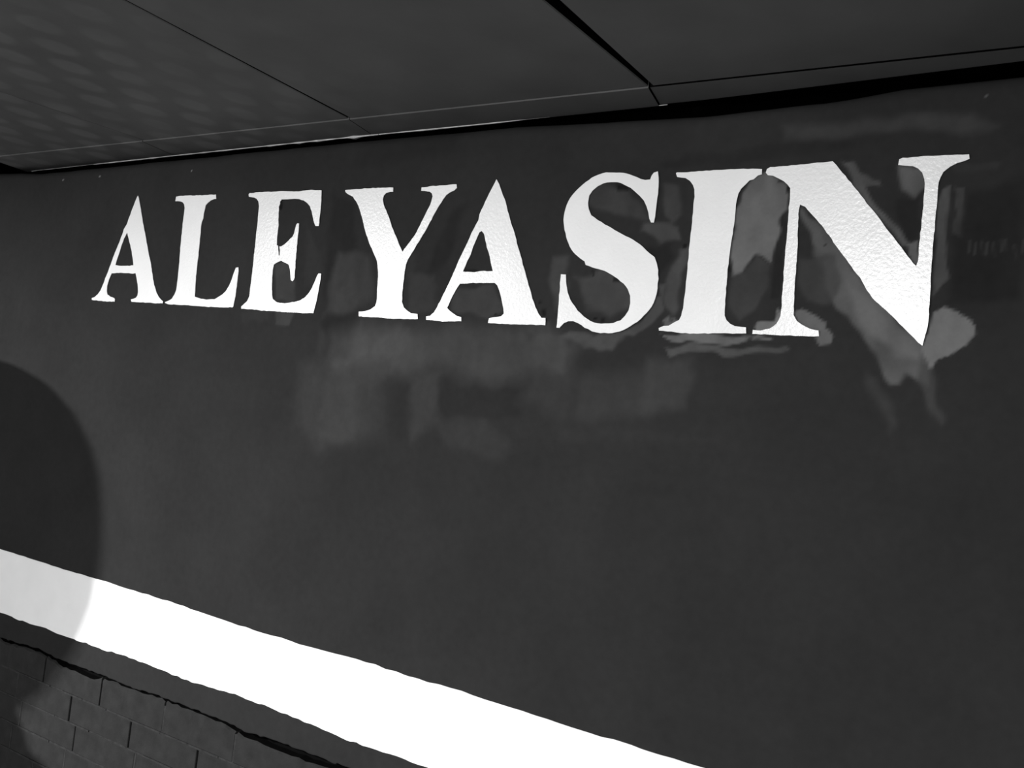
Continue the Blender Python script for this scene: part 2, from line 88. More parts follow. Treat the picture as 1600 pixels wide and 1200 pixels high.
([(-0.217,0.4242),(-0.1531,0.4244),(-0.1525,0.4173),(-0.2082,0.4165)],1.4,0.0045,0.8),
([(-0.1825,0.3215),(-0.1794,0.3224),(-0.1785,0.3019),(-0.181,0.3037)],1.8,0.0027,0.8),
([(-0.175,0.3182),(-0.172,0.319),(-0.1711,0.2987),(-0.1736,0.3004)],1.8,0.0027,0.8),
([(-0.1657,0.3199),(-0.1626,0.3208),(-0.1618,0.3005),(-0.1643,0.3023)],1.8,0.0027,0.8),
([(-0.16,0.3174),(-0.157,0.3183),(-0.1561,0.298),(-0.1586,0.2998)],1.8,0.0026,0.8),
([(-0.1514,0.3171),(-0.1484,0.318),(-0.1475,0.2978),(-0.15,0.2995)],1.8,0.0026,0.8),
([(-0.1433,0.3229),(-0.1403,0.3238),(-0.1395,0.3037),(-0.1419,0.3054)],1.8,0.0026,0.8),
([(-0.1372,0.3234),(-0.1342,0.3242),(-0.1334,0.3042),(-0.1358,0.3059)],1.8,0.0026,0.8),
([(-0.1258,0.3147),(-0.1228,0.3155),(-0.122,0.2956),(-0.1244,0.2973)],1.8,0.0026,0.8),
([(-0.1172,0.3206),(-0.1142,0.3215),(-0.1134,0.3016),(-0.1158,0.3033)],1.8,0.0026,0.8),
([(-0.8585,0.2203),(-0.8533,0.2204),(-0.8527,0.2159),(-0.8579,0.2158)],0.3,0.0028,0.9),
([(-0.8501,0.2058),(-0.8423,0.206),(-0.8409,0.1948),(-0.8486,0.1946)],0.3,0.0028,0.9),
([(-0.9485,0.1959),(-0.943,0.1961),(-0.9424,0.1914),(-0.9479,0.1913)],0.3,0.0029,0.9),
([(-0.7187,0.2639),(-0.6997,0.2641),(-0.6987,0.2555),(-0.7176,0.2552)],0.3,0.0027,0.9),
([(-0.7305,0.4225),(-0.7089,0.4216),(-0.7076,0.4107),(-0.7292,0.4115)],0.3,0.0028,0.9),
([(-0.6353,0.2458),(-0.6308,0.2459),(-0.6293,0.2333),(-0.6338,0.2332)],0.3,0.0026,0.9),
([(-0.5195,0.2853),(-0.5153,0.2854),(-0.5141,0.2732),(-0.5182,0.2732)],0.3,0.0025,0.9),
([(-0.5231,0.3097),(-0.519,0.3097),(-0.5181,0.3016),(-0.5223,0.3016)],0.3,0.0025,0.9),
([(-0.6092,0.2035),(-0.6048,0.2037),(-0.6036,0.1933),(-0.608,0.1932)],0.3,0.0026,0.9),
([(-0.5198,0.3371),(-0.5156,0.3371),(-0.5146,0.3269),(-0.5187,0.3269)],0.3,0.0025,0.9),
([(-0.4563,0.4188),(-0.4405,0.4181),(-0.4399,0.4121),(-0.4557,0.4128)],0.3,0.0025,0.9),
([(-0.4404,0.4071),(-0.4345,0.4069),(-0.4335,0.397),(-0.4394,0.3972)],0.3,0.0025,0.9),
([(-0.3754,0.3186),(-0.3716,0.3186),(-0.3713,0.3147),(-0.375,0.3148)],0.3,0.0024,0.9),
([(-0.7596,0.2767),(-0.7559,0.2767),(-0.7543,0.2635),(-0.758,0.2635)],0.3,0.0027,0.9),
([(-0.7465,0.1947),(-0.7392,0.1949),(-0.7387,0.1906),(-0.746,0.1903)],0.3,0.0027,0.9),
([(-0.7317,0.193),(-0.7245,0.1932),(-0.724,0.1889),(-0.7312,0.1887)],0.3,0.0027,0.9),
([(-0.4451,0.1816),(-0.4449,0.1816),(-0.4449,0.1814),(-0.4451,0.1814)],0.3,0.0024,0.9),
([(-1.5388,0.4236),(-1.5271,0.4232),(-1.5232,0.4007),(-1.5349,0.4011)],0.3,0.0035,0.9),
([(-0.8485,0.1833),(-0.8433,0.1835),(-0.8427,0.179),(-0.8479,0.1788)],0.3,0.0028,0.9),
([(-0.6,0.3184),(-0.5912,0.3184),(-0.5906,0.3121),(-0.5993,0.3122)],0.3,0.0026,0.9),
([(-1.0263,0.2737),(-0.9974,0.2739),(-0.9967,0.2692),(-1.0256,0.2689)],0.3,0.0030,0.9),
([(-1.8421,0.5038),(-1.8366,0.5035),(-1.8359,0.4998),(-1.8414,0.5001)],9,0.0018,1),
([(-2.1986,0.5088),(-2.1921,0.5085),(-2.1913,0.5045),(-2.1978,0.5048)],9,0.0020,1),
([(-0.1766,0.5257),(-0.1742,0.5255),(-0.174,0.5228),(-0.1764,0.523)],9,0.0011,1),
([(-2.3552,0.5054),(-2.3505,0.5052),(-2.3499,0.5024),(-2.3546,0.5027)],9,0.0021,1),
]
STT=[(-2.411,-0.4733),(-2.046,-0.4741),(-1.7128,-0.4761),(-1.4566,-0.4797),(-1.3186,-0.481),(-1.233,-0.4782),(-1.1675,-0.4756),(-1.0427,-0.4785),(-0.9275,-0.477),(-0.8199,-0.4786),(-0.7015,-0.4806),(-0.5815,-0.4794),(-0.4761,-0.4798)]
STB=[(-2.3721,-0.6304),(-2.2264,-0.6296),(-1.9737,-0.6295),(-1.9007,-0.6251),(-1.772,-0.6248),(-1.6192,-0.6265),(-1.4598,-0.6209),(-1.2771,-0.6238),(-1.1756,-0.6284),(-1.0808,-0.6271),(-0.9768,-0.6263)]
CRT=[(-2.3567,-0.6928),(-2.1859,-0.6826),(-2.1027,-0.6889),(-1.9488,-0.6865),(-1.9241,-0.6866),(-1.8047,-0.6883),(-1.7377,-0.6832),(-1.5071,-0.6817),(-1.4479,-0.687),(-1.3558,-0.6813),(-1.2336,-0.6797),(-1.1916,-0.6811)]
CRB=[(-2.3552,-0.699),(-2.1845,-0.6886),(-2.1145,-0.6962),(-2.0864,-0.702),(-1.9572,-0.7048),(-1.9278,-0.6919),(-1.8042,-0.6911),(-1.7369,-0.6872),(-1.6074,-0.6877),(-1.5061,-0.6868),(-1.4754,-0.6944),(-1.4365,-0.6969),(-1.3528,-0.6982),(-1.2476,-0.6971),(-1.2067,-0.6902)]
WT=[(-2.662,0.5417),(-2.4706,0.5303),(-1.8894,0.5366),(-1.3374,0.5415),(-0.9565,0.5438),(-0.8229,0.5402),(-0.6999,0.5359),(-0.5866,0.5339),(-0.3974,0.5375),(-0.2852,0.5479),(-0.1322,0.5502)]
cam_d = bpy.data.cameras.new('camera')
cam = bpy.data.objects.new('camera', cam_d)
COL.objects.link(cam)
R_, U_, F_ = Vector(CAM_R), Vector(CAM_U), Vector(CAM_F)
M = Matrix((R_, U_, -F_)).transposed().to_4x4()
M.translation = (0.0, -1.4, EYE)
cam.matrix_world = M
cam_d.sensor_width = 36.0
cam_d.lens = 36.0 * FOCAL / 1600.0
cam_d.clip_start = 0.02
scene.camera = cam

scene.view_settings.view_transform = 'Standard'
scene.view_settings.look = 'None'
scene.view_settings.exposure = 0.0
scene.view_settings.gamma = 1.0
scene.view_settings.use_curve_mapping = False

world = bpy.data.worlds.new('even_sky')  # unseen even white sky, added as ambient light
scene.world = world
world.use_nodes = True
world.node_tree.nodes['Background'].inputs[0].default_value = (1, 1, 1, 1)
world.node_tree.nodes['Background'].inputs[1].default_value = WORLD = 1.0

def area_light(name, loc, target, size_x, size_y, power):
    d = bpy.data.lights.new(name, 'AREA')
    d.shape = 'RECTANGLE'; d.size = size_x; d.size_y = size_y; d.energy = power
    o = bpy.data.objects.new(name, d); COL.objects.link(o)
    o.location = loc
    o.rotation_euler = (Vector(target) - Vector(loc)).to_track_quat('-Z', 'Y').to_euler()
    return o
LAMP_LEFT = (-3.04, -2.10, EYE + 0.46)
LAMP_RIGHT = (-0.63, -2.10, EYE + 0.44)
AIM_LEFT = (-2.94, -2.0, 0)
AIM_RIGHT = (-0.66, -1.0, EYE - 1.42)
area_light('lamp_light', LAMP_LEFT, AIM_LEFT, 0.014, 0.014, 235)
area_light('lamp_light', LAMP_RIGHT, AIM_RIGHT, 0.20, 0.10, 38)

# ------------------------------------------------------------------ helpers
rng = random.Random(7)
def link(name, me, mat=None, parent=None, mat2=None):
    o = bpy.data.objects.new(name, me); COL.objects.link(o)
    if mat: me.materials.append(mat)
    if mat2: me.materials.append(mat2)
    if parent: o.parent = parent
    return o
def empty(name, loc=(0, 0, 0)):
    o = bpy.data.objects.new(name, None); COL.objects.link(o); o.location = loc
    return o
def tag(o, label=None, cat=None, group=None, kind=None):
    for k, v in (('label', label), ('category', cat), ('group', group), ('kind', kind)):
        if v: o[k] = v
    return o
def mesh_py(name, v, f, smooth=False):
    me = bpy.data.meshes.new(name); me.from_pydata(v, [], f); me.update()
    if smooth: me.shade_smooth()
    return me
def bm_mesh(name, bm):
    bmesh.ops.recalc_face_normals(bm, faces=bm.faces)
    me = bpy.data.meshes.new(name); bm.to_mesh(me); bm.free(); return me
def box_bm(bm, x0, x1, y0, y1, z0, z1, bevel=0.0):
    r = bmesh.ops.create_cube(bm, size=1.0)
    for v in r['verts']:
        v.co = Vector((x0 + (v.co.x + .5) * (x1 - x0), y0 + (v.co.y + .5) * (y1 - y0), z0 + (v.co.z + .5) * (z1 - z0)))
    if bevel:
        es = list({e for v in r['verts'] for e in v.link_edges})
        bmesh.ops.bevel(bm, geom=es, offset=bevel, segments=1, affect='EDGES')
def interp(pts, x):
    return np.interp(x, [p[0] for p in pts], [p[1] for p in pts])

_perm = np.random.RandomState(5).rand(256, 256)
def vnoise(x, y):                    # smooth value noise in 0..1, vectorised
    xi = np.floor(x).astype(int); yi = np.floor(y).astype(int)
    fx = x - xi; fy = y - yi
    fx = fx * fx * (3 - 2 * fx); fy = fy * fy * (3 - 2 * fy)
    g = lambda a, b: _perm[a & 255, b & 255]
    return (g(xi, yi) * (1 - fx) + g(xi + 1, yi) * fx) * (1 - fy) + (g(xi, yi + 1) * (1 - fx) + g(xi + 1, yi + 1) * fx) * fy

# ------------------------------------------------------------------ materials
def mat_base(name):
    m = bpy.data.materials.new(name); m.use_nodes = True
    nt = m.node_tree; return m, nt, nt.nodes['Principled BSDF']
def N(nt, t, **kw):
    n = nt.nodes.new(t)
    for k, v in kw.items(): setattr(n, k, v)
    return n
def noise(nt, scale, detail=4, rough=.55, vec=None, stretch=None):
    n = N(nt, 'ShaderNodeTexNoise'); n.inputs['Scale'].default_value = scale
    n.inputs['Detail'].default_value = detail; n.inputs['Roughness'].default_value = rough
    if vec is None: vec = N(nt, 'ShaderNodeTexCoord').outputs['Object']
    if stretch:
        mp = N(nt, 'ShaderNodeMapping'); mp.inputs['Scale'].default_value = stretch
        nt.links.new(vec, mp.inputs[0]); vec = mp.outputs[0]
    nt.links.new(vec, n.inputs['Vector']); return n.outputs['Fac']
def remap(nt, s, a, b, c, d):
    n = N(nt, 'ShaderNodeMapRange'); nt.links.new(s, n.inputs[0])
    for i, v in zip((1, 2, 3, 4), (a, b, c, d)): n.inputs[i].default_value = v
    return n.outputs[0]
def mul(nt, a, b):
    n = N(nt, 'ShaderNodeMath', operation='MULTIPLY')
    for i, s in enumerate((a, b)):
        if isinstance(s, float): n.inputs[i].default_value = s
        else: nt.links.new(s, n.inputs[i])
    return n.outputs[0]
def bump(nt, b, h, strength, dist):
    n = N(nt, 'ShaderNodeBump'); n.inputs['Strength'].default_value = strength; n.inputs['Distance'].default_value = dist
    nt.links.new(h, n.inputs['Height']); nt.links.new(n.outputs[0], b.inputs['Normal'])
def plain(name, grey, rough=.6, var=.25, scale=20, bscale=None, bstr=.3, bdist=.001, spec=.5):
    m, nt, b = mat_base(name)
    f = remap(nt, noise(nt, scale), .3, .7, 1 - var, 1 + var)
    nt.links.new(mul(nt, f, grey), b.inputs['Base Color'])
    b.inputs['Roughness'].default_value = rough
    b.inputs['Specular IOR Level'].default_value = spec
    if bscale: bump(nt, b, noise(nt, bscale, 3), bstr, bdist)
    return m

WALL_GREY = 0.022
def wall_material():
    m, nt, b = mat_base('dark_wall_paint')
    at = N(nt, 'ShaderNodeAttribute', attribute_name='paint_sheen_tone')
    f = mul(nt, remap(nt, noise(nt, 5, 6, .6), .3, .7, .88, 1.12), remap(nt, noise(nt, 60, 4, .6), .3, .7, .93, 1.07))
    f = mul(nt, f, at.outputs['Fac'])
    nt.links.new(mul(nt, f, WALL_GREY), b.inputs['Base Color'])
    nt.links.new(remap(nt, noise(nt, 9, 4), .3, .7, .8, .9), b.inputs['Roughness'])
    b.inputs['Specular IOR Level'].default_value = .04
    bump(nt, b, noise(nt, 160, 4), .25, .0006)
    return m
M_WALL = wall_material()
M_BRICK = plain('painted_brick', WALL_GREY, .65, .18, 30, 220, .4, .0012, .04)
M_MORTAR = plain('painted_mortar', WALL_GREY * 1.25, .65, .3, 60, 260, .6, .0015, .04)
def white_paint(name, grey, rough, bstr):
    m, nt, b = mat_base(name)
    f = mul(nt, remap(nt, noise(nt, 14, 5), .35, .75, 1.0, .95), remap(nt, noise(nt, 3, 3), .3, .7, .97, 1.03))
    nt.links.new(mul(nt, f, grey), b.inputs['Base Color'])
    b.inputs['Roughness'].default_value = rough
    bump(nt, b, noise(nt, 170, 5, .6), bstr, .0016)
    return m
M_LETTER = white_paint('white_gloss_paint', .765, .24, .35)
M_STRIPE = white_paint('white_stripe_paint', .86, .6, .2)
M_DARK = plain('gap_shade', .004, .9, .1, 10, spec=0.0)  # near-black colour standing in for shade on gap, joint and crack faces
M_TRIM = plain('dark_trim', .06, .6, .2, 12, 120, .2, .001)
M_BEAD = plain('pale_exposed_edge', .5, .6, .35, 40, 200, .5, .002)
M_FLOOR = plain('concrete_floor', .22, .7, .2, 6, 80, .3, .002)

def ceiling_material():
    # dark boards with a lattice of paler oval dots in the colour that thins out to the right
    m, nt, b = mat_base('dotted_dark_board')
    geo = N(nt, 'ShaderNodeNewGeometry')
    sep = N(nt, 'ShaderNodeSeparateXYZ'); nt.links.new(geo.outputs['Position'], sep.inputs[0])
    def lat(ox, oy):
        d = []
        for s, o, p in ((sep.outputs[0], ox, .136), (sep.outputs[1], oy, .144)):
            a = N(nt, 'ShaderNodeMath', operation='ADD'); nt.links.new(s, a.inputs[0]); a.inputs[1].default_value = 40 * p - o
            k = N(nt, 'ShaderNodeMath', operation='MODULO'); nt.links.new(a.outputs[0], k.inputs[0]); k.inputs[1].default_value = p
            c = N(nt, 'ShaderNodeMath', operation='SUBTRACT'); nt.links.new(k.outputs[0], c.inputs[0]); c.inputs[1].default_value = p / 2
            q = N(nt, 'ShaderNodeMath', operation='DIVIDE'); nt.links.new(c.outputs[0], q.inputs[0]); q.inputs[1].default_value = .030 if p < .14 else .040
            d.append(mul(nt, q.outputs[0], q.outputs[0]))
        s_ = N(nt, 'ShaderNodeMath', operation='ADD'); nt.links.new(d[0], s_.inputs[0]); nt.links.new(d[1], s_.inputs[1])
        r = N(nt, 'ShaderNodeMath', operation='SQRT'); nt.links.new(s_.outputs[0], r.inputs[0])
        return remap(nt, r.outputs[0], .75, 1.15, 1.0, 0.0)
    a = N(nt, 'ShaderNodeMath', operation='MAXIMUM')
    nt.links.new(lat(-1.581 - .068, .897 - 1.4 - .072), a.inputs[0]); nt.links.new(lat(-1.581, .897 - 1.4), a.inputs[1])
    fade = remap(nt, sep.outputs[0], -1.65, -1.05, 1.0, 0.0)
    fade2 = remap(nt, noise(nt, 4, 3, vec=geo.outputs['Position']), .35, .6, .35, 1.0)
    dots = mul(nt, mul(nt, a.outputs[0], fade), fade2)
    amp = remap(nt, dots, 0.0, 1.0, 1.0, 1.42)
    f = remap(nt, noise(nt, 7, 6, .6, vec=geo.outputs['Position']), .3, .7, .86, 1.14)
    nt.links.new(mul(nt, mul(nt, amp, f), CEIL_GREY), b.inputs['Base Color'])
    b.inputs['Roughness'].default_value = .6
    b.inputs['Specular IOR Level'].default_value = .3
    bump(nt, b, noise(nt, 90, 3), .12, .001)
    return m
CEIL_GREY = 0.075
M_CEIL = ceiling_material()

# ------------------------------------------------------------------ floor
bm = bmesh.new(); box_bm(bm, -7, 4, -5, 0.12, -.1, 0)
tag(link('floor', bm_mesh('floor', bm), M_FLOOR), kind='structure')

# ------------------------------------------------------------------ wall: plaster coat above, painted bricks below
XL, XR = -2.75, 0.12
xs = np.concatenate([[-5.0, -4.6, -4.2, -3.8, -3.5, -3.25, -3.05, -2.9, -2.82], np.arange(XL, XR, .0036), [.16, .25, .4, .54]])
rows = 330
zt = interp(WT, xs) + (vnoise(xs * 14, xs * 0) - .5) * .002
zb = interp(CRT, xs) + np.where((xs < CRT[0][0]) | (xs > CRT[-1][0]), (vnoise(xs * 9, xs * 0 + 7) - .5) * .008, 0) + (vnoise(xs * 90, xs * 0 + 3) - .5) * .003
RB = .020
t = np.linspace(0, 1, rows)
X = np.repeat(xs[None, :], rows, 0)
Z = zb[None, :] + t[:, None] * (zt - RB - zb)[None, :]
Y = vnoise(X * 3, Z * 3) * .0012 + vnoise(X * 25, Z * 25) * .0004
# rounded top edge and the lower edge turning in
topZ = [zt - RB + RB * math.sin(a) for a in (.35, .75, 1.15, math.pi / 2)] + [zt]
topY = [Y[-1] + RB * (1 - math.cos(a)) for a in (.35, .75, 1.15, math.pi / 2)] + [Y[-1] * 0 + .05]
botY = [Y[0] * 0 + .022, Y[0] + .0015]
botZ = [zb, zb]
Z[0] += .0015
Xf = np.concatenate([np.repeat(xs[None, :], 2, 0), X, np.repeat(xs[None, :], 5, 0)])
Yf = np.concatenate([np.array(botY), Y, np.array(topY)])
Zf = np.concatenate([np.array(botZ), Z, np.array(topZ)])
nr, nc = Xf.shape
verts = np.stack([Xf, Yf, Zf + EYE], -1).reshape(-1, 3)
idx = np.arange(nr * nc).reshape(nr, nc)
quads = np.stack([idx[:-1, :-1], idx[:-1, 1:], idx[1:, 1:], idx[1:, :-1]], -1).reshape(-1, 4)
me = bpy.data.meshes.new('wall_front')
me.vertices.add(len(verts)); me.vertices.foreach_set('co', verts.ravel())
me.loops.add(quads.size); me.loops.foreach_set('vertex_index', quads.ravel().astype(np.int32))
me.polygons.add(len(quads)); me.polygons.foreach_set('loop_start', np.arange(0, quads.size, 4, dtype=np.int32))
me.update(calc_edges=True); me.validate(); me.shade_smooth()
# paint patches: darker and paler retouching around the letters, plus lamp sheen painted as pale tone under Y and N
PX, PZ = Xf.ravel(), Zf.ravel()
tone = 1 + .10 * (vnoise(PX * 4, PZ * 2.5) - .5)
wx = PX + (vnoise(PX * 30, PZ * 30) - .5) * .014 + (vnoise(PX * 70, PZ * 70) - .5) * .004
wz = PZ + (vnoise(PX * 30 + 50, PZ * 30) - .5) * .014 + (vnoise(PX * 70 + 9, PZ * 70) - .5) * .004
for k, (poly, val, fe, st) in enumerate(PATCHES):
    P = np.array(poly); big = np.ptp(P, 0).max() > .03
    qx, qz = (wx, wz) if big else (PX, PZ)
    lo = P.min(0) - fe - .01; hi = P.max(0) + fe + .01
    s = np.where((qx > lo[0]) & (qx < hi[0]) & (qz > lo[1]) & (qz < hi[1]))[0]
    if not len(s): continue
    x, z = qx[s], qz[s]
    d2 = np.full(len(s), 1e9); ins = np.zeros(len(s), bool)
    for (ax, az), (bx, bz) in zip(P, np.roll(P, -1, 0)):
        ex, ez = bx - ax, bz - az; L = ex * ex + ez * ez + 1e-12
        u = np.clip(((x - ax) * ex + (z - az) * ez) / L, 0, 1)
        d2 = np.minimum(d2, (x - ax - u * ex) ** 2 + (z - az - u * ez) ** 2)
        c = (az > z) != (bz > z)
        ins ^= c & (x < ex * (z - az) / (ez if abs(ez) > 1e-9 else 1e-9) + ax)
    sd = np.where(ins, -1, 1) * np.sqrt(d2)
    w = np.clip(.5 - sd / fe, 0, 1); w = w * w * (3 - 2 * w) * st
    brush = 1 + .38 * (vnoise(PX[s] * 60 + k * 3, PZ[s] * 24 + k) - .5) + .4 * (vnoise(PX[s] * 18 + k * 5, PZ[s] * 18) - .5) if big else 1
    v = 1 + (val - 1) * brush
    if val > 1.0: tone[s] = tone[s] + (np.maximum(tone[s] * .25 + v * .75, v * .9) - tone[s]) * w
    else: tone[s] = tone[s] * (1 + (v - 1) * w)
ca = me.attributes.new('paint_sheen_tone', 'FLOAT', 'POINT'); ca.data.foreach_set('value', tone.astype(np.float32))
wall = tag(link('wall_front', me, M_WALL), kind='structure')

# bricks
def crb(x): return float(interp(CRB, x)) if CRB[0][0] <= x <= CRB[-1][0] else -.6935
BL, CH, VJ, HJ = .227, .0632, .0055, .003
Z1 = -.7572                                          # bottom joint of the first course
shared = None
mort = bmesh.new()
course_off = [-1.922, -1.802, -2.0, -1.80]
for c in range(12):
    zb_ = Z1 - c * CH; zt_ = zb_ + CH
    off = course_off[c] if c < 4 else (-1.92 if c % 2 == 0 else -1.805)
    for k in range(-13, 10):
        if off + (k + 1) * BL > .56 or zb_ < -EYE - .03: continue
        x0 = off + k * BL + VJ / 2; x1 = off + (k + 1) * BL - VJ / 2
        if c == 0 and k == 2: x1 += .05
        if c == 0 and k == 3: x0 += .05
        if c == 0:                                   # the top course has an uneven, chipped upper edge
            n = 14; v = []
            for i in range(n + 1):
                x = x0 + (x1 - x0) * i / n
                tz = crb(x) + rng.uniform(-.0022, .0016)
                ch = rng.uniform(0, .003)
                for y, z in ((.03, zb_ + HJ / 2), (.0008, zb_ + HJ / 2), (-.0002, zb_ + HJ / 2 + .001), (rng.uniform(-.0005, .0005), tz - .002 - ch), (.002 + ch, tz), (.03, tz)):
                    v.append((x, y, z + EYE))
            f = []
            for i in range(n):
                for j in range(6):
                    a = i * 6 + j; b_ = i * 6 + (j + 1) % 6
                    f.append((a, a + 6, b_ + 6, b_))
            f.append(tuple(range(5, -1, -1))); f.append(tuple(n * 6 + j for j in range(6)))
            o = link('brick', mesh_py('brick', v, f), M_BRICK, wall, M_DARK)
            for i in range(n): o.data.polygons[i * 6 + 4].material_index = 1        # upper face blackened to paint in the crack's shade
        else:
            if shared is None:
                b2 = bmesh.new(); box_bm(b2, VJ / 2, BL - VJ / 2, 0, .03, HJ / 2, CH - HJ / 2, .0012)
                shared = bm_mesh('brick', b2); shared.materials.append(M_BRICK)
            o = bpy.data.objects.new('brick', shared); COL.objects.link(o); o.parent = wall
            o.location = (off + k * BL, rng.uniform(-.0008, .0008), zb_ + EYE)
        # filled upright joints; the others stay open and dark
        open_joint = (c, k) in ((0, 0), (0, 3), (1, 0), (1, 1), (2, 0), (2, 2), (3, 1), (0, -1)) or rng.random() < .12
        jx = x0 - VJ / 2
        if not open_joint: box_bm(mort, jx - VJ / 2, jx + VJ / 2, .0004, .03, zb_ + EYE, zb_ + CH - .004 * (c == 0) + EYE)
    # flat joint smeared over with paint: a slightly proud broken ridge
    x = -5.0
    while x < .5:
        w_ = rng.uniform(.03, .11)
        box_bm(mort, x, x + w_, rng.uniform(-.0016, .0012), .03, zb_ - HJ / 2 - rng.uniform(0, .001) + EYE, zb_ + HJ / 2 + rng.uniform(0, .001) + EYE)
        x += w_ - .001
tag(link('mortar', bm_mesh('mortar', mort), M_MORTAR, wall), kind='stuff')
bm = bmesh.new(); box_bm(bm, -5, .55, .024, .06, 0, .71 + EYE - 1.42 + .02)
box_bm(bm, -5, .55, .13, .2, 0, EYE + .75)
box_bm(bm, -5, .55, .0300, .058, .7, EYE + .50)
link('gap_shade_backing', bm_mesh('gap_shade_backing', bm), M_DARK, wall)

bm = bmesh.new(); box_bm(bm, .55, .75, -2.0, .0, 0, EYE + .56)  # unseen side wall, added to block ambient light from the right
tag(link('added_blocker_right', bm_mesh('added_blocker_right', bm), M_BRICK), kind='structure')

# ------------------------------------------------------------------ ceiling boards, closing trim and gap
CZ = EYE + .56
bm = bmesh.new(); box_bm(bm, -6, 3, -2.6, .15, CZ + .035, CZ + .10)
ceil = tag(link('ceiling', bm_mesh('ceiling', bm), M_DARK), kind='structure')
# joints: (x at the wall end, x at the far end, width at wall end, width at far end)
J = [(-4.55, -4.55, .003, .003), (-3.90, -3.90, .003, .003), (-3.245, -3.245, .003, .003), (-2.595, -2.595, .003, .003), (-1.936, -1.985, .0022, .0026),
     (-1.297, -1.270, .0075, .0035), (-.6565, -.664, .004, .026), (-.005, -.005, .003, .003), (.65, .65, .003, .003), (1.3, 1.3, .003, .003), (1.95, 1.95, .003, .003)]
YW, YF = -.066, -2.4
for i in range(len(J) - 1):
    a, b_ = J[i], J[i + 1]
    dz = 0.0
    def ex(j, y, s):                                  # the joints run straight on to the far side
        tt = (YW - y) / .6
        return j[0] + (j[1] - j[0]) * tt + s * (j[2] + (j[3] - j[2]) * min(tt, 1.6)) / 2
    bm = bmesh.new()
    yy = [YW - .0015, -.4, -.8, -1.2, YF]
    lo = [(ex(a, y, 1), ex(b_, y, -1), y) for y in yy]
    vs = []
    for x0, x1, y in lo:
        e = .006 if i == 6 else .0015
        vs.append([bm.verts.new(p) for p in ((x0, y, CZ + dz + e), (x0 + e, y, CZ + dz), (x1 - .0015, y, CZ + dz), (x1, y, CZ + dz + .0015), (x1, y, CZ + .016), (x0, y, CZ + .016))])
    for p, q in zip(vs, vs[1:]):
        for j in range(6): bm.faces.new((p[j], p[(j + 1) % 6], q[(j + 1) % 6], q[j])).material_index = int(j > 2)
    bm.faces.new(vs[0]).material_index = 1; bm.faces.new(vs[-1][::-1]).material_index = 1
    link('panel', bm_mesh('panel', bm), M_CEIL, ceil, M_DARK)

EDGE = [(-5, .07), (-2.62, .062), (-2.576, .059), (-1.945, .040), (-1.364, .0264), (-1.052, .0223), (-.583, .012), (-.132, -.0176), (.3, -.03), (3, -.03)]
trim = tag(empty('trim_1', (0, 0, CZ)), kind='structure')
TJ = [-4.55, -3.9, -3.245, -2.612, -1.942, -1.297, -.657, -.005, .65, 1.3]
for i in range(len(TJ) - 1):
    x0, x1 = TJ[i] + .001, TJ[i + 1] - .001
    drop = -.0025 if i < 6 else .0
    if i == 2: x1 -= .14
    bm = bmesh.new(); n = 10; vs = []
    for k in range(n + 1):
        x = x0 + (x1 - x0) * k / n
        sl = .012 if i >= 3 and i != 99 else .012
        yf = YW + .0008 if i < 6 else YW + .005
        yw = float(interp(EDGE, x))
        skew = lambda y: (y - YW) * (.0 if 0 < k < n else -.2)
        vs.append([bm.verts.new(p) for p in ((x + skew(yf), yf, drop), (x + skew(yw), yw, drop), (x + skew(yw), yw, .014), (x + skew(yf), yf, .014))])
    for p, q in zip(vs, vs[1:]):
        for j in range(4): bm.faces.new((p[j], p[(j + 1) % 4], q[(j + 1) % 4], q[j])).material_index = int(j == 1 or (j > 1 and i >= 6))
    bm.faces.new(vs[0]).material_index = 1; bm.faces.new(vs[-1][::-1]).material_index = 1
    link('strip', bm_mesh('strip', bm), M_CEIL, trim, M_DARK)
    # pale broken edge left along the strip
    if i in (3, 4, 5):
        bm = bmesh.new(); n = 90; vs = []
        for k in range(n + 1):
            x = x0 + (x1 - x0) * k / n
            y = float(interp(EDGE, x))
            r = .0018 + .0012 * float(vnoise(np.array([x * 22]), np.array([2.]))[0])
            for lx, a_ in ((-1.364, .0035), (-1.62, .0015), (-1.53, .002), (-1.47, .0012), (-2.05, .0015), (-1.85, .001)):
                r += a_ * math.exp(-((x - lx) / .012) ** 2)
            if i == 5: r *= max(.25, min(1, (-.95 - x) / .12 + .4)) if x > -1.1 else 1
            if x < -2.3: r *= .6
            vs.append([bm.verts.new((x, y - .001 + r * math.cos(q), drop + .0005 + r * .9 * math.sin(q))) for q in np.linspace(0, 2 * math.pi, 7)[:-1]])
        for p, q in zip(vs, vs[1:]):
            for j in range(6): bm.faces.new((p[j], p[(j + 1) % 6], q[(j + 1) % 6], q[j]))
        bm.faces.new(vs[0]); bm.faces.new(vs[-1][::-1])
        link('edge_bead', bm_mesh('edge_bead', bm), M_BEAD, trim)['label'] = 'pale exposed broken edge of the trim strip'

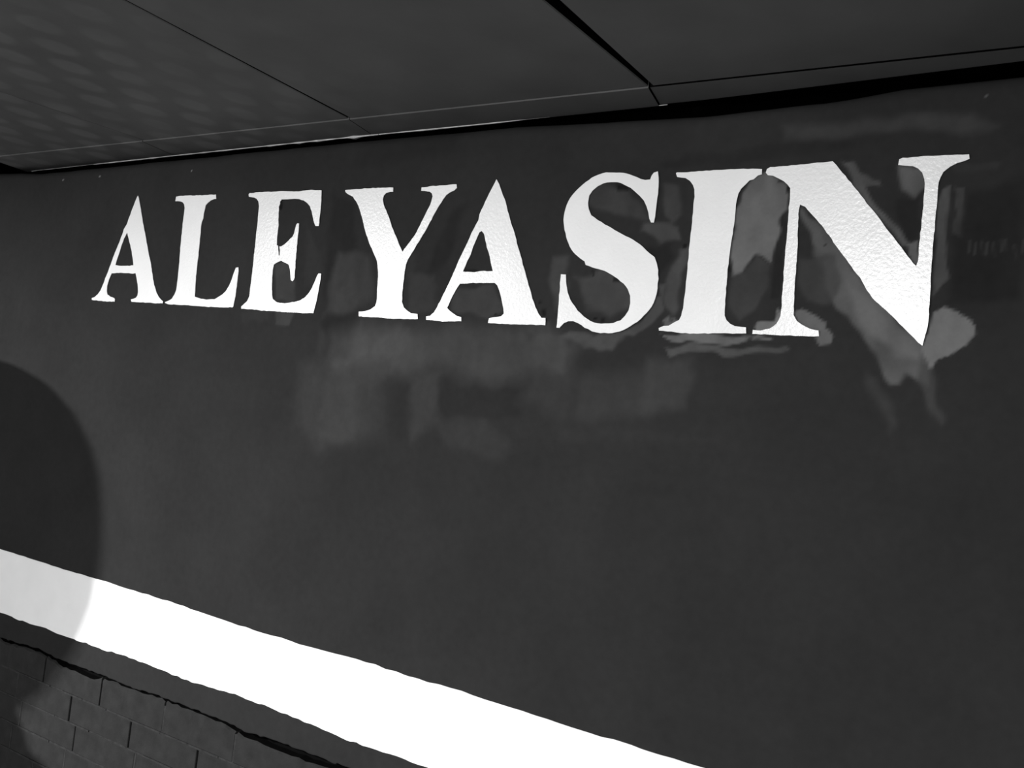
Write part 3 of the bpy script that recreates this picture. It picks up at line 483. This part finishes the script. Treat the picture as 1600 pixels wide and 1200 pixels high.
# ------------------------------------------------------------------ painted lettering
def rough_outline(pts, seed, closed=True):
    rr = random.Random(seed); out = []
    n = len(pts)
    for i in range(n if closed else n - 1):
        a, b_ = Vector(pts[i]), Vector(pts[(i + 1) % n]); L = (b_ - a).length
        m = max(1, int(L / .006)); nrm = Vector((-(b_ - a).y, (b_ - a).x)) / max(L, 1e-6)
        for k in range(m):
            p = a + (b_ - a) * (k / m)
            j = rr.uniform(-1, 1) * (.0006 if k else .0003)
            out.append(tuple(p + nrm * j))
    if not closed: out.append(tuple(pts[-1]))
    return out
def slab(name, loops, thick, back=-.0002):
    allp = [p for l in loops for p in l]
    tri = tessellate_polygon([[Vector((p[0], p[1], 0)) for p in l] for l in loops])
    n = len(allp)
    v = [(p[0], -thick, p[1]) for p in allp] + [(p[0], back, p[1]) for p in allp]
    f = [tuple(t_) for t_ in tri]
    s = 0
    for l in loops:
        for i in range(len(l)):
            a, b_ = s + i, s + (i + 1) % len(l); f.append((a, b_, b_ + n, a + n))
        s += len(l)
    bm = bmesh.new(); bv = [bm.verts.new(p) for p in v]
    for q in f:
        try: bm.faces.new([bv[i] for i in q])
        except ValueError: pass
    return bm_mesh(name, bm)
sign = tag(empty('painted_lettering', (0, 0, EYE)), 'large white serif lettering reading ALEYASIN painted across the dark wall', 'lettering')
desc = ['white letter A, smallest one at the start of the word', 'white letter L', 'white letter E with a broken middle bar', 'white letter Y',
        'white letter A between Y and S', 'white letter S', 'white letter I', 'white letter N, glossy and last in the word']
for k, (ch, outer, hole) in enumerate(LETTERS):
    loops = [rough_outline(outer, k)]
    if hole: loops.append(rough_outline(hole, k + 50))
    link('letter', slab('letter', loops, .0012), M_LETTER, sign)['label'] = desc[k]

# ------------------------------------------------------------------ painted stripe
top = [(-4.9, -.472)] + STT + [(.54, -.482)]
bot = [(-4.9, -.631)] + STB + [(.54, -.625)]
sx = np.arange(-4.9, .545, .008)
tz = interp(top, sx) + (vnoise(sx * 40, sx * 0 + 11) - .5) * .0022 + (vnoise(sx * 9, sx * 0 + 5) - .5) * .002
bz = interp(bot, sx) + (vnoise(sx * 60, sx * 0 + 21) - .5) * .0035 + (vnoise(sx * 12, sx * 0 + 15) - .5) * .003
v = []; f = []
for x, a, b_ in zip(sx, tz, bz):
    v += [(x, -.0002, a), (x, -.0010, a - .0004), (x, -.0013, (a + b_) / 2), (x, -.0010, b_ + .0004), (x, -.0002, b_)]
for i in range(len(sx) - 1):
    for j in range(4):
        a = i * 5 + j; f.append((a, a + 1, a + 6, a + 5))
st = link('painted_stripe', mesh_py('painted_stripe', v, f), M_STRIPE)
st.location.z = EYE
tag(st, 'broad white horizontal stripe painted on the dark wall above the bricks', 'stripe')

# ------------------------------------------------------------------ lamps under the boards (outside the photograph)
M_HOUSE = plain('lamp_housing', .4, .5, .05)
for loc, tgt, sx_, sy_, lab in ((LAMP_LEFT, AIM_LEFT, .14, .10, 'shallow bulkhead lamp nearer the standing person'),
                                (LAMP_RIGHT, AIM_RIGHT, .22, .12, 'longer bulkhead lamp behind the camera')):
    root = tag(empty('bulkhead_lamp', loc), lab, 'lamp')
    root.rotation_euler = (Vector(tgt) - Vector(loc)).to_track_quat('-Z', 'Y').to_euler()
    bm = bmesh.new(); box_bm(bm, -sx_ / 2 - .02, sx_ / 2 + .02, -sy_ / 2 - .02, sy_ / 2 + .02, .004, .045, .008)
    link('housing', bm_mesh('housing', bm), M_HOUSE, root)
    bm = bmesh.new()
    bmesh.ops.create_cone(bm, cap_ends=True, segments=12, radius1=.008, radius2=.008, depth=.06, matrix=Matrix.Translation((0, 0, .07)))
    link('bracket', bm_mesh('bracket', bm), M_HOUSE, root)

# ------------------------------------------------------------------ person beside the photographer (only the shadow reaches the picture)
HX, HY, HZ = HEAD = (-2.932, -1.575, EYE + .2575)
M_SKIN = plain('skin', .35, .5, .05); M_COAT = plain('dark_coat', .04, .8, .2); M_HAIR = plain('dark_hair', .02, .5, .3, 90)
def skin_body(name, pts, edges, mat, parent, sub=1):
    me = bpy.data.meshes.new(name); me.from_pydata([p[:3] for p in pts], edges, [])
    o = link(name, me, mat, parent)
    sk = o.modifiers.new('skin', 'SKIN'); sk.use_smooth_shade = True
    for sv, p in zip(me.skin_vertices[0].data, pts):
        sv.radius = (p[3], p[4] if len(p) > 4 else p[3]); sv.use_root = False
    me.skin_vertices[0].data[0].use_root = True
    s = o.modifiers.new('smooth', 'SUBSURF'); s.levels = sub; s.render_levels = sub
    return o
per = tag(empty('person', (HX, HY, 0)), 'unseen person with bobbed dark hair in a dark coat, standing facing the painted wall', 'person')
h = HZ                                     # local frame: x right, y towards the wall, z up from the floor
s = h / 1.60
pts = [(0, 0, .93 * s, .11, .08), (0, 0, 1.12 * s, .10, .08), (0, 0, 1.32 * s, .13, .09), (0, 0, 1.43 * s, .06, .06), (0, .01, 1.50 * s, .052), (0, .02, 1.57 * s, .078, .085), (0, .03, 1.645 * s, .075, .09),
       (.19, 0, 1.37 * s, .062), (.24, -.02, 1.08 * s, .045), (.22, .08, .84 * s, .032), (.215, .11, .77 * s, .03, .02),
       (-.19, 0, 1.37 * s, .062), (-.24, -.02, 1.08 * s, .045), (-.22, .08, .84 * s, .032), (-.215, .11, .77 * s, .03, .02),
       (.09, 0, .86 * s, .07), (.10, .01, .48 * s, .06), (.10, -.02, .09, .042), (.105, .11, .04, .036),
       (-.09, 0, .86 * s, .07), (-.10, .01, .48 * s, .06), (-.10, -.02, .09, .042), (-.105, .11, .04, .036)]
ed = [(0, 1), (1, 2), (2, 3), (3, 4), (4, 5), (5, 6), (2, 7), (7, 8), (8, 9), (9, 10), (2, 11), (11, 12), (12, 13), (13, 14), (0, 15), (15, 16), (16, 17), (17, 18), (0, 19), (19, 20), (20, 21), (21, 22)]
skin_body('body', pts, ed, M_SKIN, per, 2)
# fingers, five to a hand
for sd in (1, -1):
    hx, hy, hz = sd * .215, .11, .77 * s
    for dx, ln in ((-.018, .065), (-.006, .075), (.007, .072), (.019, .055)):
        skin_body('finger', [(hx + dx * .3, hy, hz, .010), (hx + dx, hy + .012, hz - ln * .6, .009), (hx + dx, hy + .024, hz - ln, .0075)], [(0, 1), (1, 2)], M_SKIN, per)
    skin_body('thumb', [(hx - sd * .012, hy, hz + .03, .011), (hx - sd * .036, hy + .015, hz - .002, .0095), (hx - sd * .04, hy + .024, hz - .026, .008)], [(0, 1), (1, 2)], M_SKIN, per)
# hair: a rounded bob
bm = bmesh.new(); bmesh.ops.create_uvsphere(bm, u_segments=28, v_segments=20, radius=1)
for v_ in bm.verts:
    x, y, z = v_.co
    rho = math.hypot(x, y) + 1e-6                       # squarer than a ball: a full, flat-topped bob
    k = 1 / ((rho ** 2.7 + abs(z) ** 2.7) ** (1 / 2.7))
    v_.co = (x * k * .135 * (1 - .3 * max(0, -z - .15)), min(y * k * .13, .075 if z < .3 else .13) - .012, z * k * .087 + h)
for fc in bm.faces: fc.smooth = True
link('hair', bm_mesh('hair', bm), M_HAIR, per)
# face
bm = bmesh.new(); bmesh.ops.create_cone(bm, cap_ends=True, segments=8, radius1=.014, radius2=.004, depth=.05, matrix=Matrix.Translation((0, .125, h - .03)))
link('nose', bm_mesh('nose', bm), M_SKIN, per)
for sd in (1, -1):
    bm = bmesh.new(); bmesh.ops.create_uvsphere(bm, u_segments=10, v_segments=8, radius=.012, matrix=Matrix.Translation((sd * .032, .108, h + .005)))
    link('eye', bm_mesh('eye', bm), M_HAIR, per)
bm = bmesh.new(); box_bm(bm, -.024, .024, .10, .118, h - .072, h - .064, .003)
link('mouth', bm_mesh('mouth', bm), M_COAT, per)
# coat and trousers
coat = [(0, 0, .66 * s, .21, .15), (0, 0, .90 * s, .195, .145), (0, 0, 1.12 * s, .16, .125), (0, 0, 1.32 * s, .185, .135), (0, 0, 1.415 * s, .135, .11), (0, .01, 1.50 * s, .12, .10),
        (.19, 0, 1.37 * s, .08), (.24, -.02, 1.08 * s, .062), (.222, .075, .86 * s, .05), (-.19, 0, 1.37 * s, .08), (-.24, -.02, 1.08 * s, .062), (-.222, .075, .86 * s, .05)]
skin_body('coat', coat, [(0, 1), (1, 2), (2, 3), (3, 4), (4, 5), (3, 6), (6, 7), (7, 8), (3, 9), (9, 10), (10, 11)], M_COAT, per, 2)
for sd in (1, -1):
    skin_body('trouser_leg', [(sd * .09, 0, .84 * s, .105), (sd * .10, .01, .48 * s, .08), (sd * .10, -.015, .1, .062)], [(0, 1), (1, 2)], M_COAT, per)
